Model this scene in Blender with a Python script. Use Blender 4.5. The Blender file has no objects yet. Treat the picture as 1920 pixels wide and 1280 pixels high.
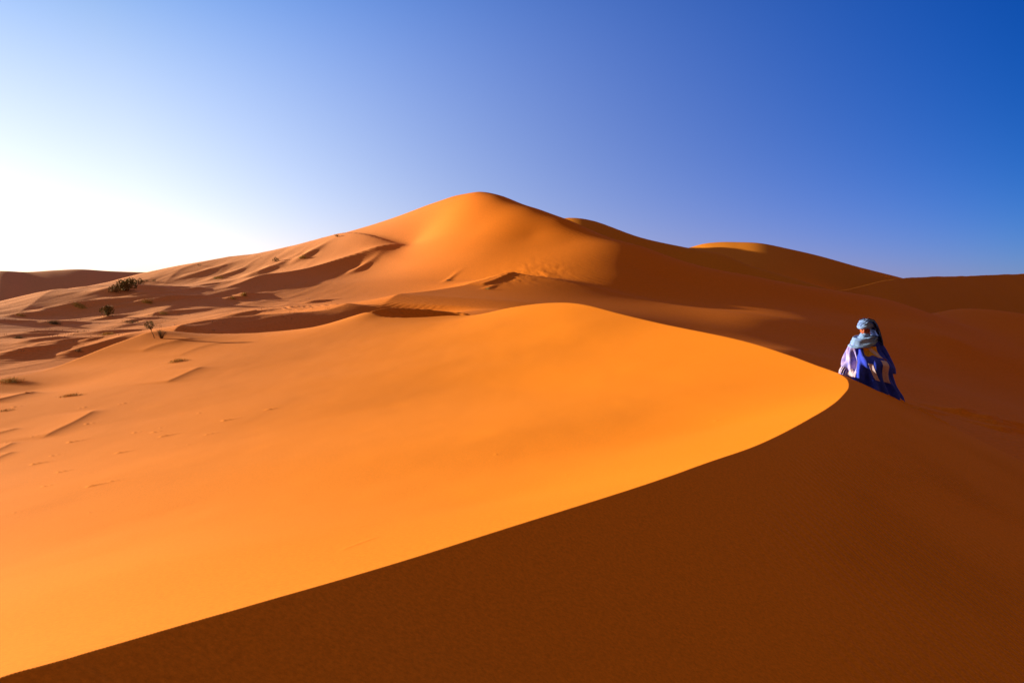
import bpy, bmesh, math, random
import numpy as np
from mathutils import Vector, Matrix

# ------------------------------------------------------------------ camera, sky, sun, exposure
sc = bpy.context.scene
F = 1493.0            # focal length in photo pixels (28 mm on 36 mm, 1920 px wide)
VH = 560.0            # photo row of the eye-level horizon
cam = bpy.data.cameras.new('camera'); camo = bpy.data.objects.new('camera', cam)
sc.collection.objects.link(camo); sc.camera = camo
cam.sensor_width = 36; cam.lens = 36 * F / 1920; cam.shift_y = -(640 - VH) / 1920
cam.clip_start = 0.05; cam.clip_end = 20000
camo.location = (0, 0, 0); camo.rotation_euler = (math.pi / 2, 0, 0)

SUN_EL, SUN_AZ = math.radians(9), math.radians(18)      # azimuth measured from -X towards +Y
sv = Vector((-math.cos(SUN_EL) * math.cos(SUN_AZ), math.cos(SUN_EL) * math.sin(SUN_AZ), math.sin(SUN_EL)))
sun = bpy.data.lights.new('sun', 'SUN'); suno = bpy.data.objects.new('sun', sun); sc.collection.objects.link(suno)
sun.energy = 5.0; sun.angle = math.radians(0.53); sun.color = (1.0, 0.90, 0.62)
suno.rotation_euler = sv.to_track_quat('Z', 'Y').to_euler(); suno.location = sv * 50

world = bpy.data.worlds.new('World'); sc.world = world; world.use_nodes = True
wt = world.node_tree; wn = wt.nodes; wl = wt.links
for n in list(wn): wn.remove(n)
w_out = wn.new('ShaderNodeOutputWorld'); w_bg = wn.new('ShaderNodeBackground')
sky = wn.new('ShaderNodeTexSky'); sky.sky_type = 'NISHITA'; sky.sun_disc = False
sky.sun_elevation = SUN_EL; sky.sun_rotation = math.atan2(sv.x, sv.y); sky.altitude = 800
sky.air_density = 1.0; sky.dust_density = 0.6; sky.ozone_density = 2.0
w_bg.inputs['Strength'].default_value = 0.0736
# the air's own colouring over the physical sky: white towards the sun's side, deep (polarised) blue away from it and upwards
BACK_FILL = (.82, .55, .36); ZENITH_FILL = (1.30, .87, .60)
SKY_FIT = [[-0.275, 1.203, -7.93, -1.028, 20.277, 28.986, 5.68, -25.922, -19.596, -46.935, -5.968, 16.291],
           [-0.483, 0.678, -3.534, 1.203, 7.052, 16.984, 1.064, -5.858, -10.043, -25.735, -2.622, 2.129],
           [0.54, -0.267, -5.354, -0.343, 3.618, 23.739, 4.071, -1.174, -3.157, -31.771, -4.307, -2.417]]
def wmath(op, a, b=None, clamp=None):
    n = wn.new('ShaderNodeMath'); n.operation = op
    for i, v in enumerate((a, b)):
        if v is None: continue
        if isinstance(v, (int, float)): n.inputs[i].default_value = v
        else: wl.new(v, n.inputs[i])
    return n.outputs[0]
w_tc = wn.new('ShaderNodeTexCoord'); w_sep = wn.new('ShaderNodeSeparateXYZ'); wl.new(w_tc.outputs['Generated'], w_sep.inputs[0])
hs = Vector((sv.x, sv.y, 0)).normalized()
A_ = wmath('ADD', wmath('MULTIPLY', w_sep.outputs[0], hs.x), wmath('MULTIPLY', w_sep.outputs[1], hs.y))
A_ = wmath('MINIMUM', wmath('MAXIMUM', A_, -.45), .68)
E_ = wmath('MINIMUM', wmath('MAXIMUM', w_sep.outputs[2], 0.0), .38)
A2 = wmath('MULTIPLY', A_, A_); terms = [A_, E_, A2, wmath('MULTIPLY', A_, E_), wmath('MULTIPLY', E_, E_), wmath('MULTIPLY', A2, A_), wmath('MULTIPLY', A2, E_)]
E2_ = terms[4]; A3_ = terms[5]
terms += [wmath('MULTIPLY', A_, E2_), wmath('MULTIPLY', E2_, E_), wmath('MULTIPLY', A2, A2), wmath('MULTIPLY', A3_, E_)]
w_cmb = wn.new('ShaderNodeCombineXYZ')
for ch in range(3):
    acc = SKY_FIT[ch][0]
    for k, tm in enumerate(terms): acc = wmath('ADD', wmath('MULTIPLY', tm, SKY_FIT[ch][k + 1]), acc)
    wl.new(wmath('MAXIMUM', wmath('EXPONENT', acc), .003), w_cmb.inputs[ch])
w_mul = wn.new('ShaderNodeVectorMath'); w_mul.operation = 'MULTIPLY'
wl.new(sky.outputs[0], w_mul.inputs[0]); wl.new(w_cmb.outputs[0], w_mul.inputs[1])
# overhead and behind the camera the unseen sky is tinted warm to fill the shadows
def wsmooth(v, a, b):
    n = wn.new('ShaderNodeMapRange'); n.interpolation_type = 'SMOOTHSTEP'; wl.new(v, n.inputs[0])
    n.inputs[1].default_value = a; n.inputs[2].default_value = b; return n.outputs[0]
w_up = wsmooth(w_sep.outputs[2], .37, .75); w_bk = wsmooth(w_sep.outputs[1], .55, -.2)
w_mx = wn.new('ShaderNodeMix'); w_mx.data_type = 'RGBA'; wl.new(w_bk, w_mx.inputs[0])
wl.new(w_mul.outputs[0], w_mx.inputs[6]); w_mx.inputs[7].default_value = (*BACK_FILL, 1)
w_m2 = wn.new('ShaderNodeMix'); w_m2.data_type = 'RGBA'; wl.new(w_up, w_m2.inputs[0]); wl.new(w_mx.outputs[2], w_m2.inputs[6]); w_m2.inputs[7].default_value = (*ZENITH_FILL, 1); w_mx = w_m2
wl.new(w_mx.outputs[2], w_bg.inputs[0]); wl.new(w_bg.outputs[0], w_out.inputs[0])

vs = sc.view_settings; vs.view_transform = 'Standard'; vs.look = 'None'; vs.gamma = 1; vs.use_curve_mapping = False
vs.exposure = 1.17

# ------------------------------------------------------------------ helpers
def link(o, parent=None):
    sc.collection.objects.link(o)
    if parent: o.parent = parent
    return o
def tag(o, label=None, cat=None, group=None, kind=None):
    if label: o['label'] = label
    if cat: o['category'] = cat
    if group: o['group'] = group
    if kind: o['kind'] = kind
    return o
def P(u, v, d): return np.array(((u - 960) / F * d, d, (VH - v) / F * d))

def hash2(ix, iy, seed):
    h = (ix * 374761393 + iy * 668265263 + seed * 974711) & 0xffffffff
    h = ((h ^ (h >> 13)) * 1274126177) & 0xffffffff
    h = h ^ (h >> 16)
    return (h & 0xffffff) / float(0xffffff) * 2 - 1
def vnoise(x, y, seed=0):
    ix = np.floor(x).astype(np.int64); iy = np.floor(y).astype(np.int64)
    fx = x - ix; fy = y - iy
    fx = fx * fx * fx * (fx * (fx * 6 - 15) + 10); fy = fy * fy * fy * (fy * (fy * 6 - 15) + 10)
    a = hash2(ix, iy, seed); b = hash2(ix + 1, iy, seed); c = hash2(ix, iy + 1, seed); d = hash2(ix + 1, iy + 1, seed)
    return (a * (1 - fx) + b * fx) * (1 - fy) + (c * (1 - fx) + d * fx) * fy
def fbm(x, y, seed=0, oct=4):
    s = 0; a = 1
    for k in range(oct):
        s = s + a * vnoise(x * 2 ** k + 17.3 * k, y * 2 ** k - 9.1 * k, seed + k); a *= .5
    return s
def smooth(a, b, x):
    t = np.clip((x - a) / (b - a), 0, 1); return t * t * (3 - 2 * t)

class TPS:
    """thin-plate surface z(x, y) through control points"""
    def __init__(s, pts, lam=0.0):
        p = np.array(pts, float); s.sc = 10.0
        s.c = p[:, :2] / s.sc; n = len(p)
        K = s.k(np.linalg.norm(s.c[:, None] - s.c[None], axis=2)) + lam * np.eye(n)
        A = np.zeros((n + 3, n + 3)); A[:n, :n] = K; A[:n, n] = 1; A[:n, n + 1:] = s.c
        A[n, :n] = 1; A[n + 1:, :n] = s.c.T
        s.w = np.linalg.solve(A, np.concatenate([p[:, 2], np.zeros(3)]))
    @staticmethod
    def k(r):
        r = np.maximum(r, 1e-9); return r * r * np.log(r)
    def __call__(s, x, y):
        sh = x.shape; x = x.ravel() / s.sc; y = y.ravel() / s.sc; out = np.empty_like(x); n = len(s.c)
        for i in range(0, len(x), 60000):
            xx = x[i:i + 60000]; yy = y[i:i + 60000]
            r2 = (xx[:, None] - s.c[:, 0]) ** 2 + (yy[:, None] - s.c[:, 1]) ** 2
            r2 = np.maximum(r2, 1e-18)
            out[i:i + 60000] = (0.5 * r2 * np.log(r2)) @ s.w[:n] + s.w[n] + xx * s.w[n + 1] + yy * s.w[n + 2]
        return out.reshape(sh)

def catmull(pts, n):
    """centripetal Catmull-Rom curve through the points"""
    p = np.array(pts, float); p = np.vstack([2 * p[0] - p[1], p, 2 * p[-1] - p[-2]]); out = []
    for i in range(1, len(p) - 2):
        P0, P1, P2, P3 = p[i - 1], p[i], p[i + 1], p[i + 2]
        t0 = 0; t1 = t0 + np.linalg.norm(P1 - P0) ** .5; t2 = t1 + np.linalg.norm(P2 - P1) ** .5; t3 = t2 + np.linalg.norm(P3 - P2) ** .5
        t = np.linspace(t1, t2, n, endpoint=False)[:, None]
        A1 = (t1 - t) / (t1 - t0) * P0 + (t - t0) / (t1 - t0) * P1; A2 = (t2 - t) / (t2 - t1) * P1 + (t - t1) / (t2 - t1) * P2
        A3 = (t3 - t) / (t3 - t2) * P2 + (t - t2) / (t3 - t2) * P3
        B1 = (t2 - t) / (t2 - t0) * A1 + (t - t0) / (t2 - t0) * A2; B2 = (t3 - t) / (t3 - t1) * A2 + (t - t1) / (t3 - t1) * A3
        out.append((t2 - t) / (t2 - t1) * B1 + (t - t1) / (t2 - t1) * B2)
    out.append(p[-2][None]); return np.vstack(out)

def curve_dist(x, y, C):
    """signed distance (+ on the right-hand side of travel) and height and arc parameter of the nearest point of 3D polyline C"""
    sh = x.shape; x = x.ravel(); y = y.ravel()
    D = np.empty_like(x); Z = np.empty_like(x); T = np.empty_like(x)
    a = C[:-1]; b = C[1:]; ab = b[:, :2] - a[:, :2]; L2 = (ab ** 2).sum(1)
    mid = C[:, :2]
    for i in range(0, len(x), 40000):
        xx = x[i:i + 40000]; yy = y[i:i + 40000]
        j = np.argmin((xx[:, None] - mid[:, 0]) ** 2 + (yy[:, None] - mid[:, 1]) ** 2, axis=1)
        best = np.full(len(xx), 1e18); bz = np.zeros(len(xx)); bs = np.zeros(len(xx)); bt = np.zeros(len(xx))
        for o in (-1, 0):
            k = np.clip(j + o, 0, len(a) - 1)
            px = xx - a[k, 0]; py = yy - a[k, 1]
            t = np.clip((px * ab[k, 0] + py * ab[k, 1]) / L2[k], 0, 1)
            dx = px - t * ab[k, 0]; dy = py - t * ab[k, 1]; d = dx * dx + dy * dy
            m = d < best
            best = np.where(m, d, best); bz = np.where(m, a[k, 2] + t * (b[k, 2] - a[k, 2]), bz)
            bs = np.where(m, np.sign(ab[k, 1] * px - ab[k, 0] * py), bs); bt = np.where(m, (k + t) / len(a), bt)
        D[i:i + 40000] = np.sqrt(best) * bs; Z[i:i + 40000] = bz; T[i:i + 40000] = bt
    return D.reshape(sh), Z.reshape(sh), T.reshape(sh)

def crest_feature(x, y, pts, h, near, far, soft_end=.15):
    """a small crest along a line: sharp lip, a drop on the right-hand side (near) and a gentle rise on the other (far)"""
    C = catmull([P(*p) for p in pts], 12)
    lo = C[:, :2].min(0) - max(near, far) * 4; hi = C[:, :2].max(0) + max(near, far) * 4
    m = (x > lo[0]) & (x < hi[0]) & (y > lo[1]) & (y < hi[1])
    out = np.zeros_like(x)
    D, Z, T = curve_dist(x[m], y[m], C)
    w = smooth(0, soft_end, T) * smooth(0, soft_end, 1 - T)
    dd = np.abs(D)
    out[m] = h * w * np.where(D > 0, np.exp(-dd / near), np.exp(-(dd / far)))
    return out

def sheet(name, zfun, uu, dd, mat, extra_side=True):
    """a terrain sheet: rows at distances dd, columns along directions uu, height zfun(x, y)"""
    s = (np.asarray(uu) - 960) / F
    th = np.arctan(s)
    X = dd[:, None] * np.tan(th)[None, :]; Y = dd[:, None] * np.ones_like(th)[None, :]
    Z = zfun(X, Y)
    return grid_mesh(name, X, Y, Z, mat)
def grid_mesh(name, X, Y, Z, mat):
    nr, nc = X.shape
    me = bpy.data.meshes.new(name)
    co = np.stack([X, Y, Z], -1).reshape(-1, 3).astype(np.float32)
    me.vertices.add(nr * nc); me.vertices.foreach_set('co', co.ravel())
    i = (np.arange(nr - 1)[:, None] * nc + np.arange(nc - 1)[None]).ravel()
    q = np.stack([i, i + 1, i + nc + 1, i + nc], -1).astype(np.int32)
    me.loops.add(q.size); me.loops.foreach_set('vertex_index', q.ravel())
    me.polygons.add(len(q)); me.polygons.foreach_set('loop_start', np.arange(0, q.size, 4, dtype=np.int32))
    me.polygons.foreach_set('use_smooth', np.ones(len(q), bool))
    me.update(calc_edges=True); me.materials.append(mat)
    o = link(bpy.data.objects.new(name, me)); return tag(o, kind='structure')

def cols(du_in, u0=-60, u1=1980, wide=(-1500, 3420), du_out=40):
    return np.concatenate([np.arange(wide[0], u0, du_out), np.arange(u0, u1, du_in), np.arange(u1, wide[1], du_out)])
def logd(a, b, n): return np.exp(np.linspace(math.log(a), math.log(b), n))

# ------------------------------------------------------------------ sand
def sand_material(name, col, col2, nscale, pale=None, grain=1.0, rip=None, con=.12, side=None):
    m = bpy.data.materials.new(name); m.use_nodes = True
    t = m.node_tree; n = t.nodes; l = t.links; b = n['Principled BSDF']
    b.inputs['Roughness'].default_value = 1.0; b.inputs['Specular IOR Level'].default_value = 0.05
    tc = n.new('ShaderNodeTexCoord')
    n1 = n.new('ShaderNodeTexNoise'); n1.inputs['Scale'].default_value = nscale; n1.inputs['Detail'].default_value = 5
    n2 = n.new('ShaderNodeTexNoise'); n2.inputs['Scale'].default_value = 25 * grain; n2.inputs['Detail'].default_value = 8; n2.inputs['Roughness'].default_value = .78
    l.new(tc.outputs['Object'], n1.inputs['Vector']); l.new(tc.outputs['Object'], n2.inputs['Vector'])
    mx = n.new('ShaderNodeMix'); mx.data_type = 'RGBA'
    mx.inputs[6].default_value = (*col, 1); mx.inputs[7].default_value = (*col2, 1)
    l.new(n1.outputs[0], mx.inputs[0])
    src = mx.outputs[2]
    if pale:      # paler, rosier sand towards one side of the dune, partly painted haze and sky light
        sp = n.new('ShaderNodeSeparateXYZ'); l.new(tc.outputs['Object'], sp.inputs[0])
        ad = n.new('ShaderNodeMath'); ad.operation = 'MULTIPLY_ADD'; l.new(n1.outputs[0], ad.inputs[0]); ad.inputs[1].default_value = 4; l.new(sp.outputs[0], ad.inputs[2])
        mr = n.new('ShaderNodeMapRange'); mr.interpolation_type = 'SMOOTHSTEP'; l.new(ad.outputs[0], mr.inputs[0]); mr.inputs[1].default_value = pale[0]; mr.inputs[2].default_value = pale[1]
        m2 = n.new('ShaderNodeMix'); m2.data_type = 'RGBA'; l.new(mr.outputs[0], m2.inputs[0]); m2.inputs[6].default_value = (*pale[2], 1); l.new(src, m2.inputs[7]); src = m2.outputs[2]
    g = n.new('ShaderNodeMapRange'); g.inputs[1].default_value = .3; g.inputs[2].default_value = .7; g.inputs[3].default_value = 1 - con; g.inputs[4].default_value = 1 + con
    l.new(n2.outputs[0], g.inputs[0])
    mu = n.new('ShaderNodeVectorMath'); mu.operation = 'SCALE'
    l.new(src, mu.inputs[0]); l.new(g.outputs[0], mu.inputs[3]); l.new(mu.outputs[0], b.inputs['Base Color'])
    if rip:
        mp = n.new('ShaderNodeMapping'); l.new(tc.outputs['Object'], mp.inputs[0]); mp.inputs['Rotation'].default_value = (0, 0, rip[0])
        wv = n.new('ShaderNodeTexWave'); wv.inputs['Scale'].default_value = rip[1]; wv.inputs['Distortion'].default_value = 3.5; wv.inputs['Detail'].default_value = 2
        wv.inputs['Detail Scale'].default_value = .6; l.new(mp.outputs[0], wv.inputs[0])
        nm = n.new('ShaderNodeTexNoise'); nm.inputs['Scale'].default_value = rip[2]; l.new(tc.outputs['Object'], nm.inputs[0])
        ms = n.new('ShaderNodeMapRange'); ms.inputs[1].default_value = .36; ms.inputs[2].default_value = .66; l.new(nm.outputs[0], ms.inputs[0]); mso = ms.outputs[0]
        if side:      # ripples only on one side of the line a*x + b*y + c = 0
            dt = n.new('ShaderNodeVectorMath'); dt.operation = 'DOT_PRODUCT'; l.new(tc.outputs['Object'], dt.inputs[0]); dt.inputs[1].default_value = (side[0], side[1], 0)
            sr = n.new('ShaderNodeMapRange'); sr.inputs[1].default_value = -side[2]; sr.inputs[2].default_value = -side[2] + .8; sr.inputs[3].default_value = .008; l.new(dt.outputs['Value'], sr.inputs[0])
            mm_ = n.new('ShaderNodeMath'); mm_.operation = 'MULTIPLY'; l.new(mso, mm_.inputs[0]); l.new(sr.outputs[0], mm_.inputs[1]); mso = mm_.outputs[0]
        ml = n.new('ShaderNodeMath'); ml.operation = 'MULTIPLY'; l.new(wv.outputs['Fac'], ml.inputs[0]); l.new(mso, ml.inputs[1])
        bp = n.new('ShaderNodeBump'); bp.inputs['Strength'].default_value = rip[3]; bp.inputs['Distance'].default_value = rip[4]
        ad = n.new('ShaderNodeMath'); ad.operation = 'MULTIPLY_ADD'; l.new(n2.outputs[0], ad.inputs[0]); ad.inputs[1].default_value = rip[5]; l.new(ml.outputs[0], ad.inputs[2])
        l.new(ad.outputs[0], bp.inputs['Height']); l.new(bp.outputs[0], b.inputs['Normal'])
    return m, tc
M_FG, _ = sand_material('foreground_sand', (0.80, 0.228, 0.010), (0.77, 0.212, 0.009), .35, pale=(-11, 4, (.74, .225, .042)), grain=2.4, con=.24, side=(1, -.55, 1.4), rip=(math.radians(-17), 4.2, .5, .8, .026, .03))
M_GD, _ = sand_material('great_dune_sand', (0.76, 0.198, 0.014), (0.70, 0.178, 0.012), .06, pale=(-60, 5, (.76, .31, .145)), grain=.2, con=.2, rip=(math.radians(60), .5, .1, .4, .06, .6))  # pale left end lifts the hillside's shade, haze put into the colour
M_FAR, _ = sand_material('far_sand', (0.66, 0.21, 0.014), (0.58, 0.18, 0.012), .02, grain=.05)

M_WEST_HAZE, _ = sand_material('west_sand_haze', (0.74, 0.32, 0.16), (0.68, 0.28, 0.14), .02, grain=.05)  # paler far sand: painted haze that lifts the left dune's shaded tone

# ------------------------------------------------------------------ foreground dune
CREST = [(0, 1270, 1.68), (80, 1247, 1.76), (160, 1224, 1.86), (315, 1179, 2.07), (500, 1125.5, 2.38), (720, 1062, 2.89), (960, 987, 3.6), (1237, 899, 4.85), (1312, 872, 5.4), (1425, 832, 6.5),
         (1537, 774, 8.6), (1575, 746, 10.2), (1592, 720, 12.1), (1575, 701, 13.9), (1530, 684, 15.6), (1481, 666, 17.6), (1387, 637, 21.5),
         (1235, 605, 28), (1160, 587, 31.5), (1097, 571, 35), (1060, 567, 37), (1010, 569, 39), (960, 576, 40), (897, 589, 41), (855, 591, 41.5),
         (755, 595, 41.5), (718, 593, 42), (692, 585, 43), (655, 595, 44), (605, 610, 44), (505, 622, 44), (442, 625, 43.7), (380, 625, 43.2), (325, 621, 42.5),
         (280, 622, 41), (250, 632, 40), (200, 650, 38.5), (150, 670, 37), (100, 689, 35.5), (0, 711, 32)]
cp = [P(*c) for c in CREST]
cp = [np.array(p) for p in ((-14, -22, -1.6), (-6.5, -11, -1.1), (-3.4, -4, -.82), (-2.0, -.4, -.77))] + cp + [np.array(p) for p in ((-22.5, 24, -3.5), (-26, 12, -4), (-34, -4, -5))]
CR = catmull(cp, 20)
inner = [(0, 6, -1.5), (0, 12, -2.0), (0, 20, -2.25), (0, 30, -1.45), (-1.75, 4.6, -1.45), (-4, 8, -2.3), (-6, 14, -2.8), (-8, 22, -2.95), (-8, 32, -2.3),
         (-14, 25, -3.3), (-14, 32, -2.75), (-14, 38, -2.15), (-18, 30, -3.42), (2.6, 10, -1.6), (3.2, 15, -1.72), (3.4, 22, -1.6), (2.8, 30, -.95), (-3.5, 36, -1.4),
         (-10, 8, -3.2), (-16, 14, -3.9), (-5, 0, -2.0), (-12, -5, -3.4), (-22, 2, -4.4)]
CR[:, 0] += .0012 * np.sqrt(np.maximum(CR[:, 1], .5)) * vnoise(np.arange(len(CR)) * .17, np.zeros(len(CR)), 3)
A_fg = TPS([tuple(p) for p in CR[::6]] + inner, lam=1e-6)
def slip(r):
    return 0.50 * r - 0.50 * 0.25 * (1 - np.exp(-r / 0.25)) * 0.3
FG_FEATURES = [([(75,768,19),(105,755,20),(135,740,21),(158,729,22),(185,716,23.5)], .055, .22, .8), ([(308,684,28),(332,676,29),(352,671,30),(385,662,31.5)], .06, .3, .9),
 ([(-30,722,26),(10,715,27),(40,708,28),(75,700,29)], .10, .4, .9), ([(262,644,37),(290,635,38),(330,630,39),(370,628,40)], .06, .5, 1.2), ([(330,640,35),(370,634,37),(420,632,38.5)], .03, .3, 1.5),
 ([(-40,775,17),(0,765,18),(30,756,19)], .03, .12, .5), ([(-30,790,16),(5,782,17),(28,776,17.5)], .025, .1, .5), ([(-30,752,20),(5,746,20.5),(38,741,21)], .03, .12, .5),
 ([(640,1058,3.75),(675,1044,3.95),(712,1029,4.15)], .002, .008, .03), ([(660,993,4.9),(690,984,5.1),(730,974,5.3)], .002, .01, .03), ([(70,1236,1.95),(86,1230,1.98)], .001, .005, .01)]
FG_MARKS = [(80,913),(62,870),(165,962),(220,850),(285,812),(300,803),(303,819),(250,812),(370,775),(167,914),(25,963),(388,815),(225,757),(255,769),(20,765),(160,795),(85,780),(130,830),(60,820),(205,905),(500,770),
            (10,830),(110,885),(835,900),(905,857),(930,852),(1172,598),(1290,812),(1340,790),(1415,770),(1230,850),(1060,890),(345,835),(45,742),(150,765),(260,735),(420,790),(95,855)]
def z_fg0(x, y):
    D, Z, T = curve_dist(x, y, CR)
    return np.where(D > 0, Z - .5 * D, A_fg(x, y))
def hit(zf, u, v, d0, d1, n=1500):
    """first point of the surface zf along the line of sight through photo pixel (u, v)"""
    d = np.linspace(d0, d1, n); x = (u - 960) / F * d; z = (VH - v) / F * d
    g = zf(x, d) - z
    k = np.argmax(g > 0) if (g > 0).any() else int(np.argmax(g))
    return np.array((x[k], d[k], z[k]))
FG_POS = [hit(z_fg0, u, v, 2.5, 44, 900) for u, v in FG_MARKS]
FG_PRINTS = [hit(z_fg0, u, v, 8, 20, 1500) for u, v in ((1694,752),(1704,754),(1716,762),(1727,764),(1741,773),(1752,776),(1768,786),(1646,734),(1668,744))]
def z_fg(x, y):
    D, Z, T = curve_dist(x, y, CR)
    A = A_fg(x, y)
    A = A + (0.035 * fbm(x * .12, y * .12, 5, 3) + .004 * fbm(x * .9, y * .5, 6, 3)) * smooth(0, 3, -D)
    for f in FG_FEATURES: A = A + crest_feature(x, y, *f)
    for k, c in enumerate(FG_POS):          # small wind tails behind pebbles and stubs
        sz = (.085 + .04 * math.sin(k * 2.3)) * min(1, c[1] / 15) * (.75 if c[0] < -4 else .35)
        m = (np.abs(x - c[0]) < 8 * sz) & (np.abs(y - c[1]) < 12 * sz)
        if not m.any(): continue
        dx = x[m] - c[0]; dy = y[m] - c[1]; a = dx * .75 + dy * .66; b = dx * .66 - dy * .75
        La = np.where(a > 0, sz * 3.2, sz * .5)
        A[m] += sz * .30 * np.exp(-(a / La) ** 2 - (b / (sz * .55)) ** 2)
    r = np.maximum(D, 0)
    zo = Z - slip(r)
    # the slip face eases out a few metres down, except beyond the crest where it runs into the valley
    z = np.where(D > 0, zo, A)
    near = smooth(9, 3, y)
    z = np.where(D > 0, z * (1 - near) + near * (Z - (0.5 * r / (1 + r * .07))), z)
    for c in FG_PRINTS:                     # footprints, each a pressed hollow with a low rim
        rr = ((x - c[0]) / .10) ** 2 + ((y - c[1]) / .17) ** 2
        m = rr < 9
        if m.any(): z[m] += -.05 * np.exp(-rr[m]) + .025 * np.exp(-(np.sqrt(rr[m]) - 1.5) ** 2 / .12)
    return np.maximum(z, -14)

# ------------------------------------------------------------------ great dune, its hillside and the valley in front of it
GD = [
 # skyline of the great dune
 (305,511,203),(365,498,200),(420,490,198),(520,470,194),(640,438,189),(740,408,184),(800,385,181),(850,368,176),(895,360,170),(935,367,165),(1000,390,156),(1055,411,149),
 (1110,436,143),(1200,461,136),(1275,491,130),(1410,517,130),(1537,540,133),(1650,560,139),(1800,579,156),(1920,594,165),(2300,625,180),
 # rounded arm that comes forward from the summit
 (1070,452,138),(1195,520,117),(1150,566,101),
 # sunlit bowl on its left
 (900,420,154),(1000,440,144),(900,480,138),(1000,500,125),(780,450,166),(1000,545,108),(850,540,122),(760,500,148),(700,540,130),(620,540,136),(560,562,118),(500,520,160),
 (420,550,130),(300,540,152),(800,575,92),(950,578,82),
 # foot
 (1000,600,66),(700,585,82),(500,600,84),(330,600,90),(1100,600,68),(1240,625,68),(1350,640,68),
 # right flank
 (1400,600,90),(1400,560,113),(1600,620,93),(1600,590,115),(1800,640,105),(1800,605,135),(1260,560,108.5),(1260,525,119),(1320,600,88),(1920,650,122),(2200,660,140),
 # valley on the right
 (1480,656,62),(1578,669,70),(1686,684,80),(1800,696,90),(1920,708,100),(2300,730,110),(1750,760,47),(1920,790,50),(1500,760,34),(2300,900,40),(1920,960,24),(1600,1000,18),
 # hillside on the left
 (0,582,95),(50,568,115),(100,553,136),(150,543,156),(200,535,170),(250,525,187),(0,620,69),(150,600,91),(0,660,55),(150,625,74),(0,690,48),(-300,600,68),(-300,680,46),(-700,720,56),
 (100,720,40),(400,680,44),(-100,800,30),(800,640,52),(1100,700,44)]
gp = [tuple(P(*g)) for g in GD]
# ground behind the skyline
for (u, v, d) in GD[:21]:
    p = P(u, v, d * 1.16); gp.append((p[0], p[1], P(u, v, d)[2] - (5.5 if u > 700 else 3.0)))
    p = P(u, v, d * 1.5); gp.append((p[0], p[1], P(u, v, d)[2] - (19 if 700 < u < 1300 else 12)))
for (u, v, d) in ((0,582,95),(100,553,136),(200,535,170),(-400,590,84)):
    p = P(u, v, d * 1.25); gp.append((p[0], p[1], P(u, v, d)[2] - 5))
A_gd = TPS(gp, lam=2e-3)
FEATURES = [
 # scarp across the left shoulder of the great dune
 ([(350,556,114),(440,527,128),(500,500,140),(570,478,150),(640,464,158),(700,455,162),(745,447,165),(768,443,167)], 3.0, 9, 14, .3),
 # lines of small crests on the hillside
 ([(200,596,76),(262,572,84),(300,555,96),(375,535,112),(475,512,130)], .3, 2, 7),
 ([(0,684,50),(50,667,54),(150,632,64),(225,610,72),(275,600,78),(330,592,82)], .2, 1.6, 6),
 ([(380,572,82),(450,572,88),(527,570,94),(590,566,98)], .4, 3, 7),
 ([(20,600,88),(60,585,98),(100,572,110),(175,560,126),(240,548,140)], .3, 2.5, 6),
 ([(300,540,150),(345,520,170),(400,508,180),(450,498,190)], .35, 3, 8),
 # low rise at the foot of the sunlit bowl
 ([(690,577,80),(770,553,92),(830,537,102),(880,528,108),(930,519,114),(985,503,120)], 1.7, 15, 10),
 ([(900,543,106),(922,531,109),(945,519,113),(978,503,118)], .26, .7, 2.5),
 # drifts in the shaded valley
 ([(1690,752,44),(1720,758,43),(1752,765,42)], .16, .4, 1.2), ([(1800,775,44),(1815,772,45),(1832,770,46)], .26, .4, 1.2),
 ([(1846,801,43),(1868,794,44),(1900,794,45),(1945,801,45)], .3, .35, 1.6), ([(1858,813,42),(1885,807,42.5),(1925,808,43)], .24, .3, 1.3), ([(1872,826,40),(1900,819,41),(1940,820,41)], .24, .3, 1.3),
]
# small sand mounds that gather round tufts: photo pixel, half-length and half-width in metres, height
MOUNDS = [(40,592,2.6,.9,.5),(150,574,3.2,1.1,.6),(102,607,2.4,1.0,.45),(32,632,1.8,.7,.35),(42,657,1.4,.5,.25),(70,624,1.6,.6,.3),(147,659,1.7,.6,.35),(172,637,1.0,.4,.2),(200,626,2.2,.8,.45),
          (245,602,1.6,.6,.3),(307,588,2.4,.8,.45),(277,567,2.6,.8,.6),(235,564,3.0,.8,.4),(275,552,3.2,.9,.5),(370,514,4.0,1.2,.6),(382,538,2.6,.8,.5),(437,560,2.0,.8,.5),(457,555,1.6,.8,.7),
          (567,483,3.0,1.2,.8),(485,512,4.4,1.4,.8),(670,506,2.6,.8,.5),(587,567,2.0,.7,.4),(240,545,5.5,2.4,1.2),(200,596,1.2,.8,.4),(840,525,1.6,.5,.2),(915,540,1.2,.5,.15),(450,590,1.8,.7,.3),
          (90,583,2.4,.8,.45),(10,604,2.2,.7,.4),(120,640,1.4,.5,.25),(330,560,2.2,.7,.4),(345,545,2.4,.7,.4),(410,520,3.0,.9,.5),(60,640,1.3,.5,.25),(205,577,2.0,.6,.35),(180,600,1.4,.5,.25)]
WALLS = [([(684,591,49),(700,581,50),(722,576,51),(745,575,52),(800,578,53),(860,584,53),(905,589,51)], 4.0, 4.5, .12),
         ([(300,617,53),(340,605,60),(400,596,66),(475,589,72),(530,586,76),(592,582,80),(650,573,84),(672,571,86)], 9.0, 7.0, .15)]
WALLC = []
for pts, near, far, se in WALLS:
    C = catmull([P(*p) for p in pts], 40); dh = C[:, 2] - A_gd(C[:, 0], C[:, 1]); WALLC.append((C, dh, near, far, se))
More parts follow.
